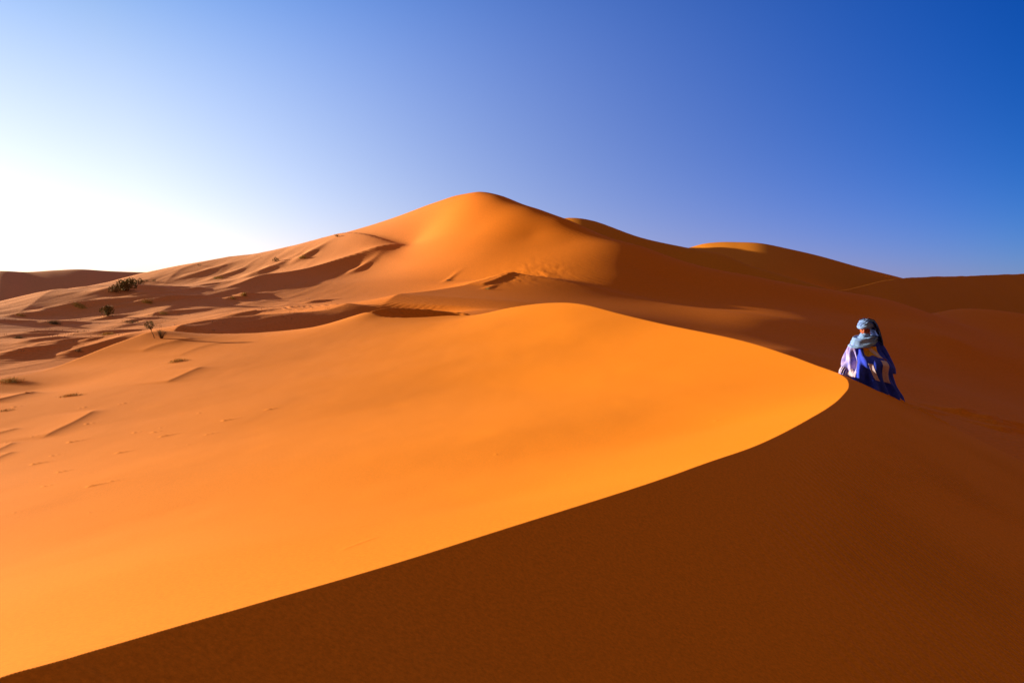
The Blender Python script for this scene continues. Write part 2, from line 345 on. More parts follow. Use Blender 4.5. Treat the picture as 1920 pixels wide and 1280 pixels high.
def walls(x, y):
    out = np.zeros_like(x)
    for C, dh, near, far, se in WALLC:
        r = 5 * max(near, far); lo = C[:, :2].min(0) - r; hi = C[:, :2].max(0) + r
        m = (x > lo[0]) & (x < hi[0]) & (y > lo[1]) & (y < hi[1])
        if not m.any(): continue
        C2 = C.copy(); C2[:, 2] = dh; D, Z, T = curve_dist(x[m], y[m], C2); w = smooth(0, se, T) * smooth(0, se, 1 - T)
        out[m] += Z * w * np.where(D > 0, np.exp(-D / near), np.exp(D / far)) - (near * .16) * w * np.exp(-((D - near * .9) / (near * .55)) ** 2)
    return out
def base_gd(x, y):
    z = A_gd(x, y)
    u = x / y * F + 960
    left = smooth(760, 420, u)
    # wind-combed relief: long in the direction that runs away to the upper right, short across it
    a = x * .97 - y * .10; b = y
    rn = 1 - np.abs(fbm(a * .16 + 3, b * .022, 14, 4))
    z = z + left * (0.05 * fbm(x * .05, y * .02, 11, 3) + 0.055 * rn * rn + 0.04 * fbm(a * .5, b * .09, 12, 3))
    for f in FEATURES: z = z + crest_feature(x, y, *f)
    z = z + walls(x, y)
    # slumped sand on the bowl
    for (pu, pv, pd, w1, w2, h) in ((995,510,119,6,4,.09), (940,522,112,3,2,.05), (600,566,98,6,2.5,.16)):
        c = P(pu, pv, pd); w = np.exp(-(((x - c[0]) / w1) ** 2 + ((y - c[1]) / (w2 * 2.2)) ** 2))
        m = w > .01
        z[m] += h * w[m] * (np.abs(fbm(x[m] * 1.0 + y[m] * .5, y[m] * .22 - x[m] * .2, 77, 3)) - .3)
    return z
MPOS = [hit(base_gd, u, v, 42, 230) for (u, v, *_) in MOUNDS]
def z_gd(x, y):
    z = base_gd(x, y)
    for c, (u, v, L, W, h) in zip(MPOS, MOUNDS):
        m = (np.abs(x - c[0]) < 3 * L) & (np.abs(y - c[1]) < 5 * L)
        if not m.any(): continue
        dx = x[m] - c[0]; dy = y[m] - c[1]
        a = dx * .35 + dy * .94; b = dx * .94 - dy * .35          # long axis runs away from the camera, tail down-wind
        La = np.where(a > 0, L * 2.4, L)
        z[m] += .72 * h * np.exp(-(a / La) ** 2 - (b / W) ** 2 * (1 + .4 * np.sin(a)))
    return z

# ------------------------------------------------------------------ dunes beyond
def ridge_sheet(pts, kf, kb, rnd):
    p = np.array(pts, float); s = (p[:, 0] - 960) / F; zr = (VH - p[:, 1]) / F * p[:, 2]
    def f(x, y):
        ss = x / np.maximum(y, 1e-3)
        d = np.interp(ss, s, p[:, 2]); z = np.interp(ss, s, zr)
        for k in range(0): pass
        t = d - y
        g = np.sqrt(t * t + rnd * rnd) - rnd
        return np.where(t > 0, z - kf * g, z - kb * g)
    return f
def dense(pts, n=10):
    c = catmull(pts, n); c = c[np.argsort(c[:, 0])]; return c
z_second = ridge_sheet(dense([(700,560,235),(900,470,232),(1000,425,230),(1055,410,228),(1080,409,226),(1115,415,224),(1200,445,218),(1286,464,210),(1350,476,204),(1410,499,196),(1462,514,190),(1522,532,184),(1580,550,178),(1700,590,165)]), .34, .5, 3)
third_pts = dense([(900,560,470),(1200,490,450),(1290,465,436),(1320,457,431),(1350,454,425),(1380,454,418),(1425,456,409),(1481,467,402),(1537,480,408),(1612,501,420),(1691,521,440),(1800,552,470),(1950,590,520)])
def z_third(x, y):
    s = (third_pts[:, 0] - 960) / F; ss = x / np.maximum(y, 1e-3); u = ss * F + 960
    d = np.interp(ss, s, third_pts[:, 2]); z = np.interp(ss, s, (VH - third_pts[:, 1]) / F * third_pts[:, 2]); t = d - y
    g = np.sqrt(t * t + 9) - 3; kf = .24
    return np.where(t > 0, z - kf * g, z - .4 * g)
# unseen dune added behind the great dune to throw shadow across the third dune
HB = catmull([(24, 540, 36), (28, 500, 39), (30, 470, 39.5), (30, 456, 39), (30, 448, 38.6), (30, 436, 38.2), (31, 428, 38.8), (33, 405, 36), (38, 375, 31)], 10)
def z_sun_blocker(x, y):
    D, Z, T = curve_dist(x, y, HB)
    return np.maximum(Z - .55 * (np.sqrt(D * D + 1) - 1), -14)
z_right0 = ridge_sheet(dense([(1200,600,150),(1400,570,190),(1500,560,196),(1545,549,228),(1600,539,272),(1650,529,308),(1691,521,340),(1800,517,450),(1920,513,600),(2400,500,1100),(3400,500,1700)]), .20, .5, .3)
def z_right(x, y):
    z = z_right0(x, y) + .35 * fbm(x * .03, y * .012, 51, 4) - 30 * smooth(200, 150, y)
    for (u, v, d, L, h) in ((1628,549,240,7,1.6), (1640,551,232,5,1.0), (1890,557,250,8,1.6), (1905,560,240,6,1.4), (1800,571,190,5,.8), (1850,575,180,6,.8), (1790,583,160,5,.6)):
        c = P(u, v, d); z = z + .8 * h * np.exp(-((x - c[0]) / (L * .6)) ** 2 - ((y - c[1]) / L) ** 2)
    return z
z_left = ridge_sheet(dense([(-1500,520,300),(-400,516,330),(0,508,330),(50,510,344),(100,507,358),(150,505,372),(200,508,386),(250,510,400),(305,511,414),(400,516,430),(600,530,460),(900,560,490)]), .20, .1, 12)
def z_ground(x, y):
    r = np.hypot(x, y)
    return -16 + 9 * smooth(200, 900, r) * (1 + .4 * fbm(x * .004, y * .004, 31, 4)) + 1.2 * fbm(x * .01, y * .01, 33, 3)

sheet('foreground_dune', z_fg, cols(1.5), logd(0.9, 62, 900), M_FG)
sheet('great_dune', z_gd, cols(1.8), logd(14, 300, 620), M_GD)
sheet('second_dune', z_second, np.arange(650, 1750, 3), np.linspace(130, 300, 160), M_FAR)
sheet('third_dune', z_third, np.arange(950, 2000, 3), np.linspace(230, 560, 200), M_FAR)
sheet('sun_blocker_dune', z_sun_blocker, np.arange(600, 1300, 6), np.linspace(330, 560, 120), M_FAR)
sheet('right_far_dune', z_right, np.concatenate([np.arange(1150, 1480, 6), np.arange(1480, 1960, 1.2), np.arange(1960, 2600, 6)]), np.concatenate([logd(110, 215, 60)[:-1], logd(215, 720, 1100)[:-1], logd(720, 1100, 40)]), M_FAR)
sheet('left_far_dune', z_left, np.arange(-1500, 950, 6), np.linspace(180, 600, 240), M_WEST_HAZE)
g = np.concatenate([-logd(8, 6000, 120)[::-1], np.linspace(-7, 7, 5), logd(8, 6000, 120)])
GX, GY = np.meshgrid(g, g)
grid_mesh('ground', GX, GY, z_ground(GX, GY), M_FAR)

# ------------------------------------------------------------------ plants
def mat(name, col, rough=.9, var=0.0, scale=8, col2=None, trans=0):
    m = bpy.data.materials.new(name); m.use_nodes = True; t = m.node_tree; n = t.nodes; l = t.links; b = n['Principled BSDF']
    b.inputs['Roughness'].default_value = rough; b.inputs['Specular IOR Level'].default_value = .15
    tc = n.new('ShaderNodeTexCoord'); nz = n.new('ShaderNodeTexNoise'); nz.inputs['Scale'].default_value = scale; nz.inputs['Detail'].default_value = 4
    l.new(tc.outputs['Object'], nz.inputs['Vector']); rp = n.new('ShaderNodeMapRange'); rp.inputs[1].default_value = .35; rp.inputs[2].default_value = .65
    l.new(nz.outputs[0], rp.inputs[0]); mx = n.new('ShaderNodeMix'); mx.data_type = 'RGBA'; l.new(rp.outputs[0], mx.inputs[0])
    mx.inputs[6].default_value = (*col, 1); mx.inputs[7].default_value = (*(col2 or tuple(c * (1 - var) for c in col)), 1)
    l.new(mx.outputs[2], b.inputs['Base Color']); return m
M_LEAF = mat('shrub_leaf', (.27, .20, .09), col2=(.14, .115, .055), scale=3)
M_LEAF2 = mat('sapling_leaf', (.16, .13, .03), col2=(.07, .07, .02), scale=12)
M_TWIG = mat('dry_twig', (.22, .12, .05), col2=(.12, .07, .03), scale=15)
M_GRASS = mat('dry_grass', (.60, .36, .10), col2=(.34, .20, .06), scale=6)
M_GRASSD = mat('grey_grass', (.26, .17, .09), col2=(.15, .10, .06), scale=6)
class MB:
    def __init__(s): s.v = []; s.f = []
    def tube(s, pts, rad, n=5):
        pts = [Vector(p) for p in pts]; base = len(s.v)
        for i, p in enumerate(pts):
            t = (pts[min(i + 1, len(pts) - 1)] - pts[max(i - 1, 0)]).normalized()
            a = t.orthogonal().normalized(); b = t.cross(a); r = rad[i]
            for k in range(n):
                w = 2 * math.pi * k / n; s.v.append(p + (a * math.cos(w) + b * math.sin(w)) * r)
        for i in range(len(pts) - 1):
            for k in range(n):
                s.f.append((base + i * n + k, base + i * n + (k + 1) % n, base + (i + 1) * n + (k + 1) % n, base + (i + 1) * n + k))
    def leaf(s, p, d, w, L):
        d = d.normalized(); a = d.orthogonal().normalized(); a.rotate(Matrix.Rotation(random.uniform(0, 6.28), 3, d)); b = len(s.v)
        n = d.cross(a) * (w * .5)
        s.v += [p, p + d * L * .5 + a * w * .5 + n, p + d * L, p + d * L * .5 - a * w * .5 + n]; s.f.append((b, b + 1, b + 2, b + 3))
    def build(s, name, m, parent=None, loc=None, smoothf=False):
        me = bpy.data.meshes.new(name); me.from_pydata([tuple(v) for v in s.v], [], s.f); me.materials.append(m)
        if smoothf:
            for p in me.polygons: p.use_smooth = True
        o = link(bpy.data.objects.new(name, me), parent)
        if loc is not None: o.location = loc
        return o
random.seed(4)
def empty(name, loc, label, cat, group=None):
    o = bpy.data.objects.new(name, None); o.empty_display_size = .2; o.location = tuple(loc); link(o); return tag(o, label, cat, group)
def ground_at(zf, u, v, d0=42, d1=235):
    c = hit(zf, u, v, d0, d1); return c
def px2m(c): return c[1] / F
def bush(u, v, w, h, label, leaf_m=M_LEAF, n=520, lobes=5, zf=None, d=(42, 235), group=None, name='shrub', cat='shrub'):
    """woody shrub: base at photo pixel (u, v), about w by h photo pixels"""
    c = ground_at(zf or z_gd, u, v, *d); k = px2m(c); W = w * k * .5; H = h * k
    e = empty(name, c, label, cat, group); st = MB(); fo = MB()
    cen = []
    for i in range(lobes):
        q = (i + .5) / lobes * 2 - 1
        cen.append((Vector((q * W * .68 + random.uniform(-.1, .1) * W, random.uniform(-.5, .5) * W, H * random.uniform(.30, .60) * (1 - .35 * q * q))), random.uniform(.32, .46)))
    for cc, r in cen:
        for _ in range(4):
            tip = cc + Vector((random.uniform(-.3, .3) * W, random.uniform(-.3, .3) * W, random.uniform(0, .3) * H))
            st.tube([(cc.x * .15, cc.y * .15, -.08 * H), tuple(tip * .5 + Vector((0, 0, .05 * H))), tuple(tip)], [.03 * H, .018 * H, .006 * H])
    for _ in range(n):
        cc, r = random.choice(cen); dv = Vector((random.gauss(0, 1), random.gauss(0, 1), random.gauss(0, .8))).normalized()
        rr = random.uniform(.35, 1.08) ** .7
        p = cc + Vector((dv.x * r * W * .95, dv.y * r * W, dv.z * H * .36)) * rr
        if p.z < .02 * H: p.z = abs(p.z) + .02 * H
        L = random.uniform(.08, .17) * H + .02 * W; fo.leaf(p, dv + Vector((0, 0, .5)), L * .55, L)
    st.build('stems', M_TWIG, e); fo.build('foliage', leaf_m, e)
    return e
bush(217,548,26,15,'small round dark green shrub at the lower left end of the thicket on the hillside', n=420, lobes=3, group='shrubs of the hillside thicket')
bush(237,545,34,24,'largest dark green shrub in the middle of the hillside thicket', n=700, lobes=5, group='shrubs of the hillside thicket')
bush(247,532,24,12,'ragged dark shrub at the top of the hillside thicket', n=360, lobes=4, group='shrubs of the hillside thicket')
bush(261,533,20,12,'low dark shrub on the right slope of the hillside thicket', n=300, lobes=3, group='shrubs of the hillside thicket')
bush(274,528,8,6,'tiny dark bush standing alone just right of the hillside thicket', n=160, lobes=2, group='shrubs of the hillside thicket')
bush(289,528,8,6,'tiny dark bush farthest right of the hillside thicket', n=160, lobes=2, group='shrubs of the hillside thicket')
bush(202,592,26,22,'upright two-tiered dark green shrub on the bare slope below the thicket', n=620, lobes=4)
bush(517,490,12,9,'small round green bush high on the left shoulder of the great dune', n=260, lobes=3)
bush(632,444,12,6,'low dark bush on the skyline of the great dune, left of its summit', n=200, lobes=3)
bush(374,499,8,5,'tiny dark bush on the skyline where the great dune begins to rise', n=140, lobes=2)
bush(246,606,34,7,'long low grey-brown scrub lying on a thin sand ridge above the sapling', leaf_m=M_GRASSD, n=420, lobes=7)

# sapling with a ball of leaves on a leaning bare stem, and the leafless twig bush beside it
cs = hit(z_fg, 290, 634, 30, 44); ks = px2m(cs)
e = empty('sapling', cs, 'sapling with a round olive crown on a thin leaning stem, on the foreground crest', 'sapling')
st = MB(); tp = Vector((-10 * ks, 0, 24 * ks))
st.tube([(0, 0, -.05), (-2.5 * ks, .02, 6 * ks), (-5.5 * ks, 0, 12 * ks), tuple(tp)], [.02, .017, .013, .007], 6)
for _ in range(22):
    q = tp + Vector((random.uniform(-7, 7), random.uniform(-7, 7), random.uniform(-6, 8))) * ks
    st.tube([(-6 * ks, 0, 14 * ks), tuple((tp + q) / 2), tuple(q)], [.008, .005, .002], 4)
st.build('stem', M_TWIG, e)
fo = MB()
for _ in range(520):
    dv = Vector((random.gauss(0, 1), random.gauss(0, 1), random.gauss(0, 1))).normalized(); r = random.uniform(.2, 1) ** .5
    fo.leaf(tp + Vector((dv.x * 8, dv.y * 8, dv.z * 7.5 + 1)) * ks * r, dv, .02, .055)
fo.build('crown', M_LEAF2, e)
ct = hit(z_fg, 303, 634, 30, 44)
e = empty('dead_bush', ct, 'leafless brown twig bush to the right of the sapling', 'bush')
tw = MB()
for _ in range(46):
    a = random.uniform(-9, 9) * ks; b = random.uniform(-6, 6) * ks; h = random.uniform(6, 16) * ks
    p1 = Vector((a * .45, b * .45, h * .45)); p2 = Vector((a, b, h)) ; tw.tube([(a * .12, b * .12, -.04), tuple(p1), tuple(p2)], [.009, .007, .003], 4)
    for _ in range(3):
        q = p2 + Vector((random.uniform(-3, 3), random.uniform(-3, 3), random.uniform(-1, 3))) * ks
        tw.tube([tuple(p1.lerp(p2, random.uniform(.2, .8))), tuple(q)], [.004, .002], 3)
tw.build('twigs', M_TWIG, e)

def tuft(u, v, w, h, label, zf=z_gd, d=(42, 235), m=M_GRASS, n=260, lean=.5, group='grass tufts holding sand mounds'):
    c = ground_at(zf, u, v, *d); k = px2m(c); W = w * k * .5; H = h * k; g = MB()
    n0 = 15                                 # the matted crown of roots and dead leaves all blades grow from
    ii, jj = np.meshgrid(np.linspace(-1, 1, n0), np.linspace(-1, 1, n0)); zz_ = zf(c[0] + ii * W * 1.25, c[1] + jj * W) - c[2]
    for j in range(n0):
        for i in range(n0):
            x, y = ii[j, i], jj[j, i]; r = math.hypot(x, y)
            g.v.append(Vector((x * W * 1.25, y * W, zz_[j, i] - .04 + H * .30 * max(0, 1 - r) * random.uniform(.4, 1) - .05 * max(0, r - .8))))
    for j in range(n0 - 1):
        for i in range(n0 - 1): a = j * n0 + i; g.f.append((a, a + 1, a + n0 + 1, a + n0))
    qs = np.array([max(-1.1, min(1.1, random.gauss(0, .45))) for _ in range(n)]); ys = np.array([max(-.9, min(.9, random.gauss(0, .35))) * W for _ in range(n)])
    zs = zf(c[0] + qs * W, c[1] + ys) - c[2]
    for q, y, zz in zip(qs, ys, zs):
        x = q * W
        L = H * random.uniform(.35, 1) * math.exp(-q * q * .6); a = random.uniform(0, 6.28); dx = math.cos(a) * .45 + lean; dy = math.sin(a) * .45
        b = len(g.v); wd = max(.006, .02 * H); p = Vector((x, y, zz - .03)); s1 = Vector((-math.sin(a), math.cos(a), 0)) * wd
        md = p + Vector((dx * L * .3, dy * L * .3, L * .65)); tp_ = p + Vector((dx * L * .9, dy * L * .9, L * .95))
        g.v += [p - s1, p + s1, md + s1 * .7, md - s1 * .7, tp_]; g.f += [(b, b + 1, b + 2, b + 3), (b + 3, b + 2, b + 4)]
    o = g.build('grass_tuft', m, loc=tuple(c)); return tag(o, label, 'grass tuft', group)
tuft(18,716,62,12,'broad golden grass tuft at the left edge of the photo on the foreground crest', z_fg, (15, 40), n=420)
tuft(330,678,44,9,'thin golden grass streak on the lit foreground slope right of the twig bush', z_fg, (20, 42), n=300)
tuft(132,742,50,8,'sparse golden grass along the long dark sand lip on the lower left slope', z_fg, (12, 35), n=260)
tuft(8,770,40,6,'flattened pale grass at the left edge below the long sand lip', z_fg, (12, 30), n=220)
tuft(200,628,34,9,'wide golden grass mound between the sapling and the left edge', n=300)
tuft(277,567,24,8,'golden grass clump glowing on the sunlit ridge above the sapling', n=240)
tuft(150,574,34,7,'brownish grass mound below the left end of the thicket', n=240)
tuft(102,607,28,9,'grey-purple grass clump on the shaded slope at left', m=M_GRASSD, n=260)
tuft(34,634,24,8,'dark olive grass clump low on the shaded slope near the left edge', m=M_GRASSD, n=220)
tuft(40,592,26,6,'olive grass mound nearest the left edge under the far dune', n=200)
tuft(307,588,26,6,'grass mound with a brown lip right of the golden ridge clump', n=200)
tuft(457,554,12,9,'pointed golden grass knob on a small mound under the scarp', n=180)
tuft(437,560,16,6,'low golden grass beside the pointed knob under the scarp', n=160)
tuft(567,483,16,6,'golden grass at the brink of the long scarp', n=180)
tuft(410,521,24,5,'dry grass on the slope left of the scarp', n=180)
tuft(147,659,18,6,'small dark grass hump alone on the lowest shaded slope', m=M_GRASSD, n=160)
tuft(914,542,16,5,'thin golden grass at the foot of the slumped sand on the great dune', n=160)
tuft(840,526,12,4,'short brown grass on a sand lip left of the slumped sand', m=M_GRASSD, n=120)
# countless short dry blades over the hillside
sg = MB(); random.seed(9)
su = np.random.default_rng(5).uniform(-20, 620, 340); sd = np.random.default_rng(6).uniform(52, 200, 340); sx = (su - 960) / F * sd; sz_ = z_gd(sx, sd)
for x, d, zc in zip(sx, sd, sz_):
    for _ in range(4):
        xx = x + random.gauss(0, .25); yy = d + random.gauss(0, .25); h = random.uniform(.06, .2)
        b = len(sg.v); sg.v += [Vector((xx - .02, yy, zc - .03)), Vector((xx + .02, yy, zc - .03)), Vector((xx + random.uniform(-.05, .15), yy, zc + h))]; sg.f.append((b, b + 1, b + 2))
o = sg.build('sparse_grass', M_GRASSD); tag(o, 'short dry grass blades scattered over the hillside', 'grass', kind='stuff')

# ------------------------------------------------------------------ seated person
def cloth(name, col, col2, scale=14, bump=.4, rough=.85):
    m = mat(name, col, rough=rough, col2=col2, scale=scale); t = m.node_tree; n = t.nodes; l = t.links
    nz = n.new('ShaderNodeTexNoise'); nz.inputs['Scale'].default_value = 30; bp = n.new('ShaderNodeBump'); bp.inputs['Strength'].default_value = bump; bp.inputs['Distance'].default_value = .01
    l.new(nz.outputs[0], bp.inputs['Height']); l.new(bp.outputs[0], n['Principled BSDF'].inputs['Normal'])
    b = n['Principled BSDF']; b.inputs['Sheen Weight'].default_value = .1; return m
C_ROBE = cloth('deep_blue_cotton', (.026, .055, .66), (.016, .036, .48))
C_LIGHT = cloth('pale_lavender_cotton', (.42, .34, .64), (.17, .17, .60), scale=11)
C_WRAP = cloth('light_blue_cotton', (.20, .34, .66), (.12, .21, .52))
C_TURB = cloth('steel_blue_cotton', (.15, .26, .58), (.09, .16, .45))
C_DARK = cloth('indigo_cotton', (.012, .03, .16), (.004, .006, .03), scale=6)
C_GOLD = cloth('gold_embroidery', (.80, .42, .02), (.55, .25, .01), scale=40, bump=1)
C_WHITE = cloth('white_braid', (.62, .48, .56), (.46, .36, .52), scale=40)
C_SKIN = mat('sunburnt_skin', (.30, .07, .03), rough=.5, col2=(.24, .05, .02), scale=20)
C_EYE = mat('eye_white', (.6, .55, .5), rough=.2); C_IRIS = mat('iris', (.02, .012, .01), rough=.1)
def surf(name, fn, nu, nv, m, parent, closed=True, thick=.006, sub=True):
    g = MB()
    for j in range(nv):
        for i in range(nu):
            g.v.append(Vector(fn(i / (nu if closed else nu - 1), j / (nv - 1))))
    for j in range(nv - 1):
        for i in range(nu if closed else nu - 1):
            a = j * nu + i; b = j * nu + (i + 1) % nu; g.f.append((a, b, b + nu, a + nu))
    o = g.build(name, m, parent, smoothf=True)
    if thick: md = o.modifiers.new('thickness', 'SOLIDIFY'); md.thickness = thick; md.offset = 0
    return o
pp = hit(z_fg, 1634, 724, 11, 24, 1200)
PX, PY = pp[0], pp[1] + .25
K = 1 / .00938 * (PY / F) if False else (PY / F) / .00938
base = P(1632, 722, PY)
person = empty('person', base, 'person in blue robe and light blue turban sitting on the dune crest, looking left', 'person')
person.scale = (K, K, K)
def rx(th, t):
    """robe surface: th angle (0 right, pi left, 3pi/2 towards the camera), t 0 shoulder .. 1 hem"""
    xl = np.interp(t, [-.16, -.06, 0, .1, .35, .6, .8, 1, 1.15], [-.15, -.27, -.345, -.37, -.405, -.44, -.47, -.50, -.52])
    xr = np.interp(t, [-.16, -.06, 0, .1, .35, .6, .8, .92, 1, 1.15], [.03, .15, .20, .215, .25, .285, .35, .42, .465, .48])
    df = np.interp(t, [-.16, 0, .15, .35, .5, .7, 1, 1.15], [.08, .15, .17, .30, .42, .46, .48, .50]); db = np.interp(t, [-.16, 0, .5, 1, 1.15], [.08, .15, .22, .30, .32])
    cx = (xl + xr) / 2; hw = (xr - xl) / 2; c, s_ = math.cos(th), math.sin(th)
    x = cx + hw * math.copysign(abs(c) ** .9, c); y = (df if s_ < 0 else db) * s_
    tt = max(t, 0)
    f = (.012 + .034 * tt) * (math.sin(9 * th + 3.5 * t + .6) + .6 * math.sin(17 * th - 5 * t) + .8 * (abs(math.sin(5.5 * th + 2 * t)) - .5)) * min(1, (t + .16) * 3)
    # knees under the cloth
    for kx, kt, amp in ((-.17, .50, .10), (.06, .47, .11)):
        if s_ < 0: f += amp * math.exp(-((x - kx) / .10) ** 2 - ((t - kt) / .17) ** 2) * abs(s_)
    if s_ < 0: f -= .06 * math.exp(-((x + .06) / .05) ** 2 - ((t - .72) / .3) ** 2)
    x += f * c; y += f * s_
    z = np.interp(t, [-.16, -.06, 0], [.83, .775, .72]) if t < 0 else .72 * (1 - t) + t * (-.36 * x)
    if t > 0 and s_ < 0: z += .04 * math.exp(-((t - .45) / .15) ** 2) * abs(s_)
    return x, y, z
surf('robe', lambda a, b: rx(a * 2 * math.pi, -.16 + b * 1.31), 150, 70, C_ROBE, person)
def patch(name, c0, c1, t0, t1, m, off, slant=0, nu=24, nv=30, edge=None):
    """cloth lying on the front of the robe between horizontal fractions c0..c1 (-1 left .. 1 right) and heights t0..t1"""
    def fn(a, b):
        c = c0 + (c1 - c0) * a + slant * b; c = max(-.999, min(.999, c)); th = 2 * math.pi - math.acos(c); t = t0 + (t1 - t0) * b
        if edge: t += edge(a, b)
        x, y, z = rx(th, t); return (x + off * math.cos(th), y + off * math.sin(th), z)
    return surf(name, fn, nu, nv, m, person, closed=False, thick=.004)
patch('embroidery', -.36, .30, .04, .30, C_GOLD, .010, edge=lambda a, b: .03 * math.sin(a * 9) * b)
patch('embroidered_braid', -.12, .06, .08, .32, C_WHITE, .018, slant=.30, nv=16)
patch('braid_stripe', .14, .36, .40, .84, C_WHITE, .010, slant=.04)
patch('braid_stripe', -.36, -.20, .52, .86, C_WHITE, .010, slant=.20)
# pale cloth over the arm and knee on the sunny side, with a fringe at its end
def side(a, b):
    th = math.radians(160 + 62 * a); t = -.03 + (.80 + .05 * math.sin(a * 22)) * b
    x, y, z = rx(th, t); o_ = .016 + .012 * math.sin(a * 26 + 2 * b) * b
    return (x + o_ * math.cos(th), y + o_ * math.sin(th), z)
sh = surf('pale_drape', side, 60, 40, C_LIGHT, person, closed=False)
fr = MB()
for i in range(30):
    a = i / 29; p = Vector(side(a, 1)); th = math.radians(160 + 62 * a); q = Vector(rx(th, .97)); q += Vector((math.cos(th), math.sin(th), 0)) * (.02 + random.uniform(0, .012))
    w = Vector((-math.sin(th), math.cos(th), 0)) * .008; b = len(fr.v); md = p.lerp(q, .5) + Vector((math.cos(th), math.sin(th), 0)) * .012
    fr.v += [p - w, p + w, md + w, md - w, q + w * .6, q - w * .6]; fr.f += [(b, b + 1, b + 2, b + 3), (b + 3, b + 2, b + 4, b + 5)]
fo_ = fr.build('fringe', C_WHITE, sh); md_ = fo_.modifiers.new('thickness', 'SOLIDIFY'); md_.thickness = .006
# wide sleeve hanging on the shaded side
sl = [((.12, .0, .745), .07, .09), ((.17, -.01, .66), .075, .12), ((.215, -.03, .54), .085, .14), ((.255, -.05, .42), .09, .15), ((.285, -.06, .32), .095, .15), ((.30, -.06, .235), .09, .14)]
def sleeve(a, b):
    q = b * (len(sl) - 1); i = min(int(q), len(sl) - 2); f = q - i; f = f
    c0, w0, d0 = sl[i]; c1, w1, d1 = sl[i + 1]; c = [c0[k] * (1 - f) + c1[k] * f for k in range(3)]; w = w0 * (1 - f) + w1 * f; d = d0 * (1 - f) + d1 * f
    th = a * 2 * math.pi; r = 1 + .10 * math.sin(5 * th + 4 * b) * (.3 + b) + .05 * math.sin(9 * th - 3 * b)
    return (c[0] + w * r * math.cos(th), c[1] + d * r * math.sin(th), c[2] - .03 * math.cos(th) * b)
surf('sleeve', sleeve, 48, 26, C_ROBE, person)
# body: one continuous figure, seated with knees drawn up
bm_v = {'pel': ((-.02, .06, .13), .12), 'wai': ((-.04, .05, .32), .115), 'che': ((-.07, .02, .54), .125), 'nec': ((-.085, .01, .76), .05), 'hd': ((-.095, .0, .86), .07),
        'ls': ((-.24, .0, .66), .06), 'le': ((-.29, -.08, .44), .042), 'lh': ((-.24, -.24, .47), .028), 'rs': ((.10, .02, .66), .06), 're': ((.17, -.05, .44), .042), 'rh': ((.08, -.24, .48), .028),
        'lk': ((-.17, -.30, .38), .065), 'lf': ((-.20, -.36, .06), .045), 'lt': ((-.24, -.46, .06), .03), 'rk': ((.05, -.30, .38), .065), 'rf': ((.08, -.34, -.02), .045), 'rt': ((.06, -.44, -.02), .03)}
keys = list(bm_v); edges = [('pel','wai'),('wai','che'),('che','nec'),('nec','hd'),('che','ls'),('ls','le'),('le','lh'),('che','rs'),('rs','re'),('re','rh'),('pel','lk'),('lk','lf'),('lf','lt'),('pel','rk'),('rk','rf'),('rf','rt')]
vs_ = [bm_v[k][0] for k in keys]; rs_ = [bm_v[k][1] for k in keys]; es_ = [(keys.index(a), keys.index(b)) for a, b in edges]
for h_, sgn, o0 in (('lh', -1, (-.24, -.24, .47)), ('rh', 1, (.08, -.24, .48))):      # five unequal curled fingers on each knee
    o0 = Vector(o0)
    for q in range(5):
        sx = (q - 2) * .018; L = (.045, .075, .082, .076, .058)[q]; i0 = keys.index(h_)
        p1 = o0 + Vector((sx * 1.2, -.035, .0)); p2 = p1 + Vector((sx * .4, -L * .6, -.012)); p3 = p2 + Vector((0, -L * .3, -.03))
        n0 = len(vs_); vs_ += [tuple(p1), tuple(p2), tuple(p3)]; rs_ += [.010, .009, .007]; es_ += [(i0, n0), (n0, n0 + 1), (n0 + 1, n0 + 2)]
me = bpy.data.meshes.new('body'); me.from_pydata(vs_, es_, []); body = link(bpy.data.objects.new('body', me), person)
md = body.modifiers.new('skin', 'SKIN'); md.use_smooth_shade = True
for i, r in enumerate(rs_): me.skin_vertices[0].data[i].radius = (r, r)
me.skin_vertices[0].data[0].use_root = True
md = body.modifiers.new('sub', 'SUBSURF'); md.levels = 1; md.render_levels = 1
dg = bpy.context.evaluated_depsgraph_get(); ev = body.evaluated_get(dg); bmesh_me = bpy.data.meshes.new_from_object(ev)
# the head, with brow, eye hollows, nose and mouth, is grown onto the same mesh and remeshed into one skin
FD = Vector((-.52, -.85, -.05)).normalized(); RT = Vector((0, 0, 1)).cross(FD).normalized() * -1; UPV = FD.cross(RT) * -1
if UPV.z < 0: UPV = -UPV
HC = Vector((-.095, .0, .965))
bmh = bmesh.new(); bmh.from_mesh(bmesh_me)
ret = bmesh.ops.create_uvsphere(bmh, u_segments=48, v_segments=36, radius=1)
for v in ret['verts']:
    p = v.co.copy(); a, b, c = p.x, p.y, p.z          # a right, b forward, c up
    X = a * .076; Y = b * (.095 if b > 0 else .10); Zv = c * .118
    if c < 0: X *= 1 - .25 * c * c; Y *= 1 - .10 * c * c
    if b > 0:
        Y += .020 * math.exp(-(a / .16) ** 2 - ((c + .12) / .20) ** 2)                      # nose
        Y += .007 * math.exp(-((abs(a) - .35) / .3) ** 2 - ((c - .22) / .10) ** 2)          # brow
        Y -= .010 * math.exp(-((abs(a) - .38) / .18) ** 2 - ((c - .04) / .12) ** 2)         # eye hollows
        Y += .005 * math.exp(-(a / .3) ** 2 - ((c + .48) / .09) ** 2)                       # lips
        Y += .006 * math.exp(-(a / .3) ** 2 - ((c + .85) / .15) ** 2)                       # chin
    X += math.copysign(.010, a) * math.exp(-((abs(a) - .98) / .12) ** 2 - ((c + .03) / .22) ** 2 - (b / .25) ** 2)   # ears
    v.co = HC + RT * X + FD * Y + UPV * Zv
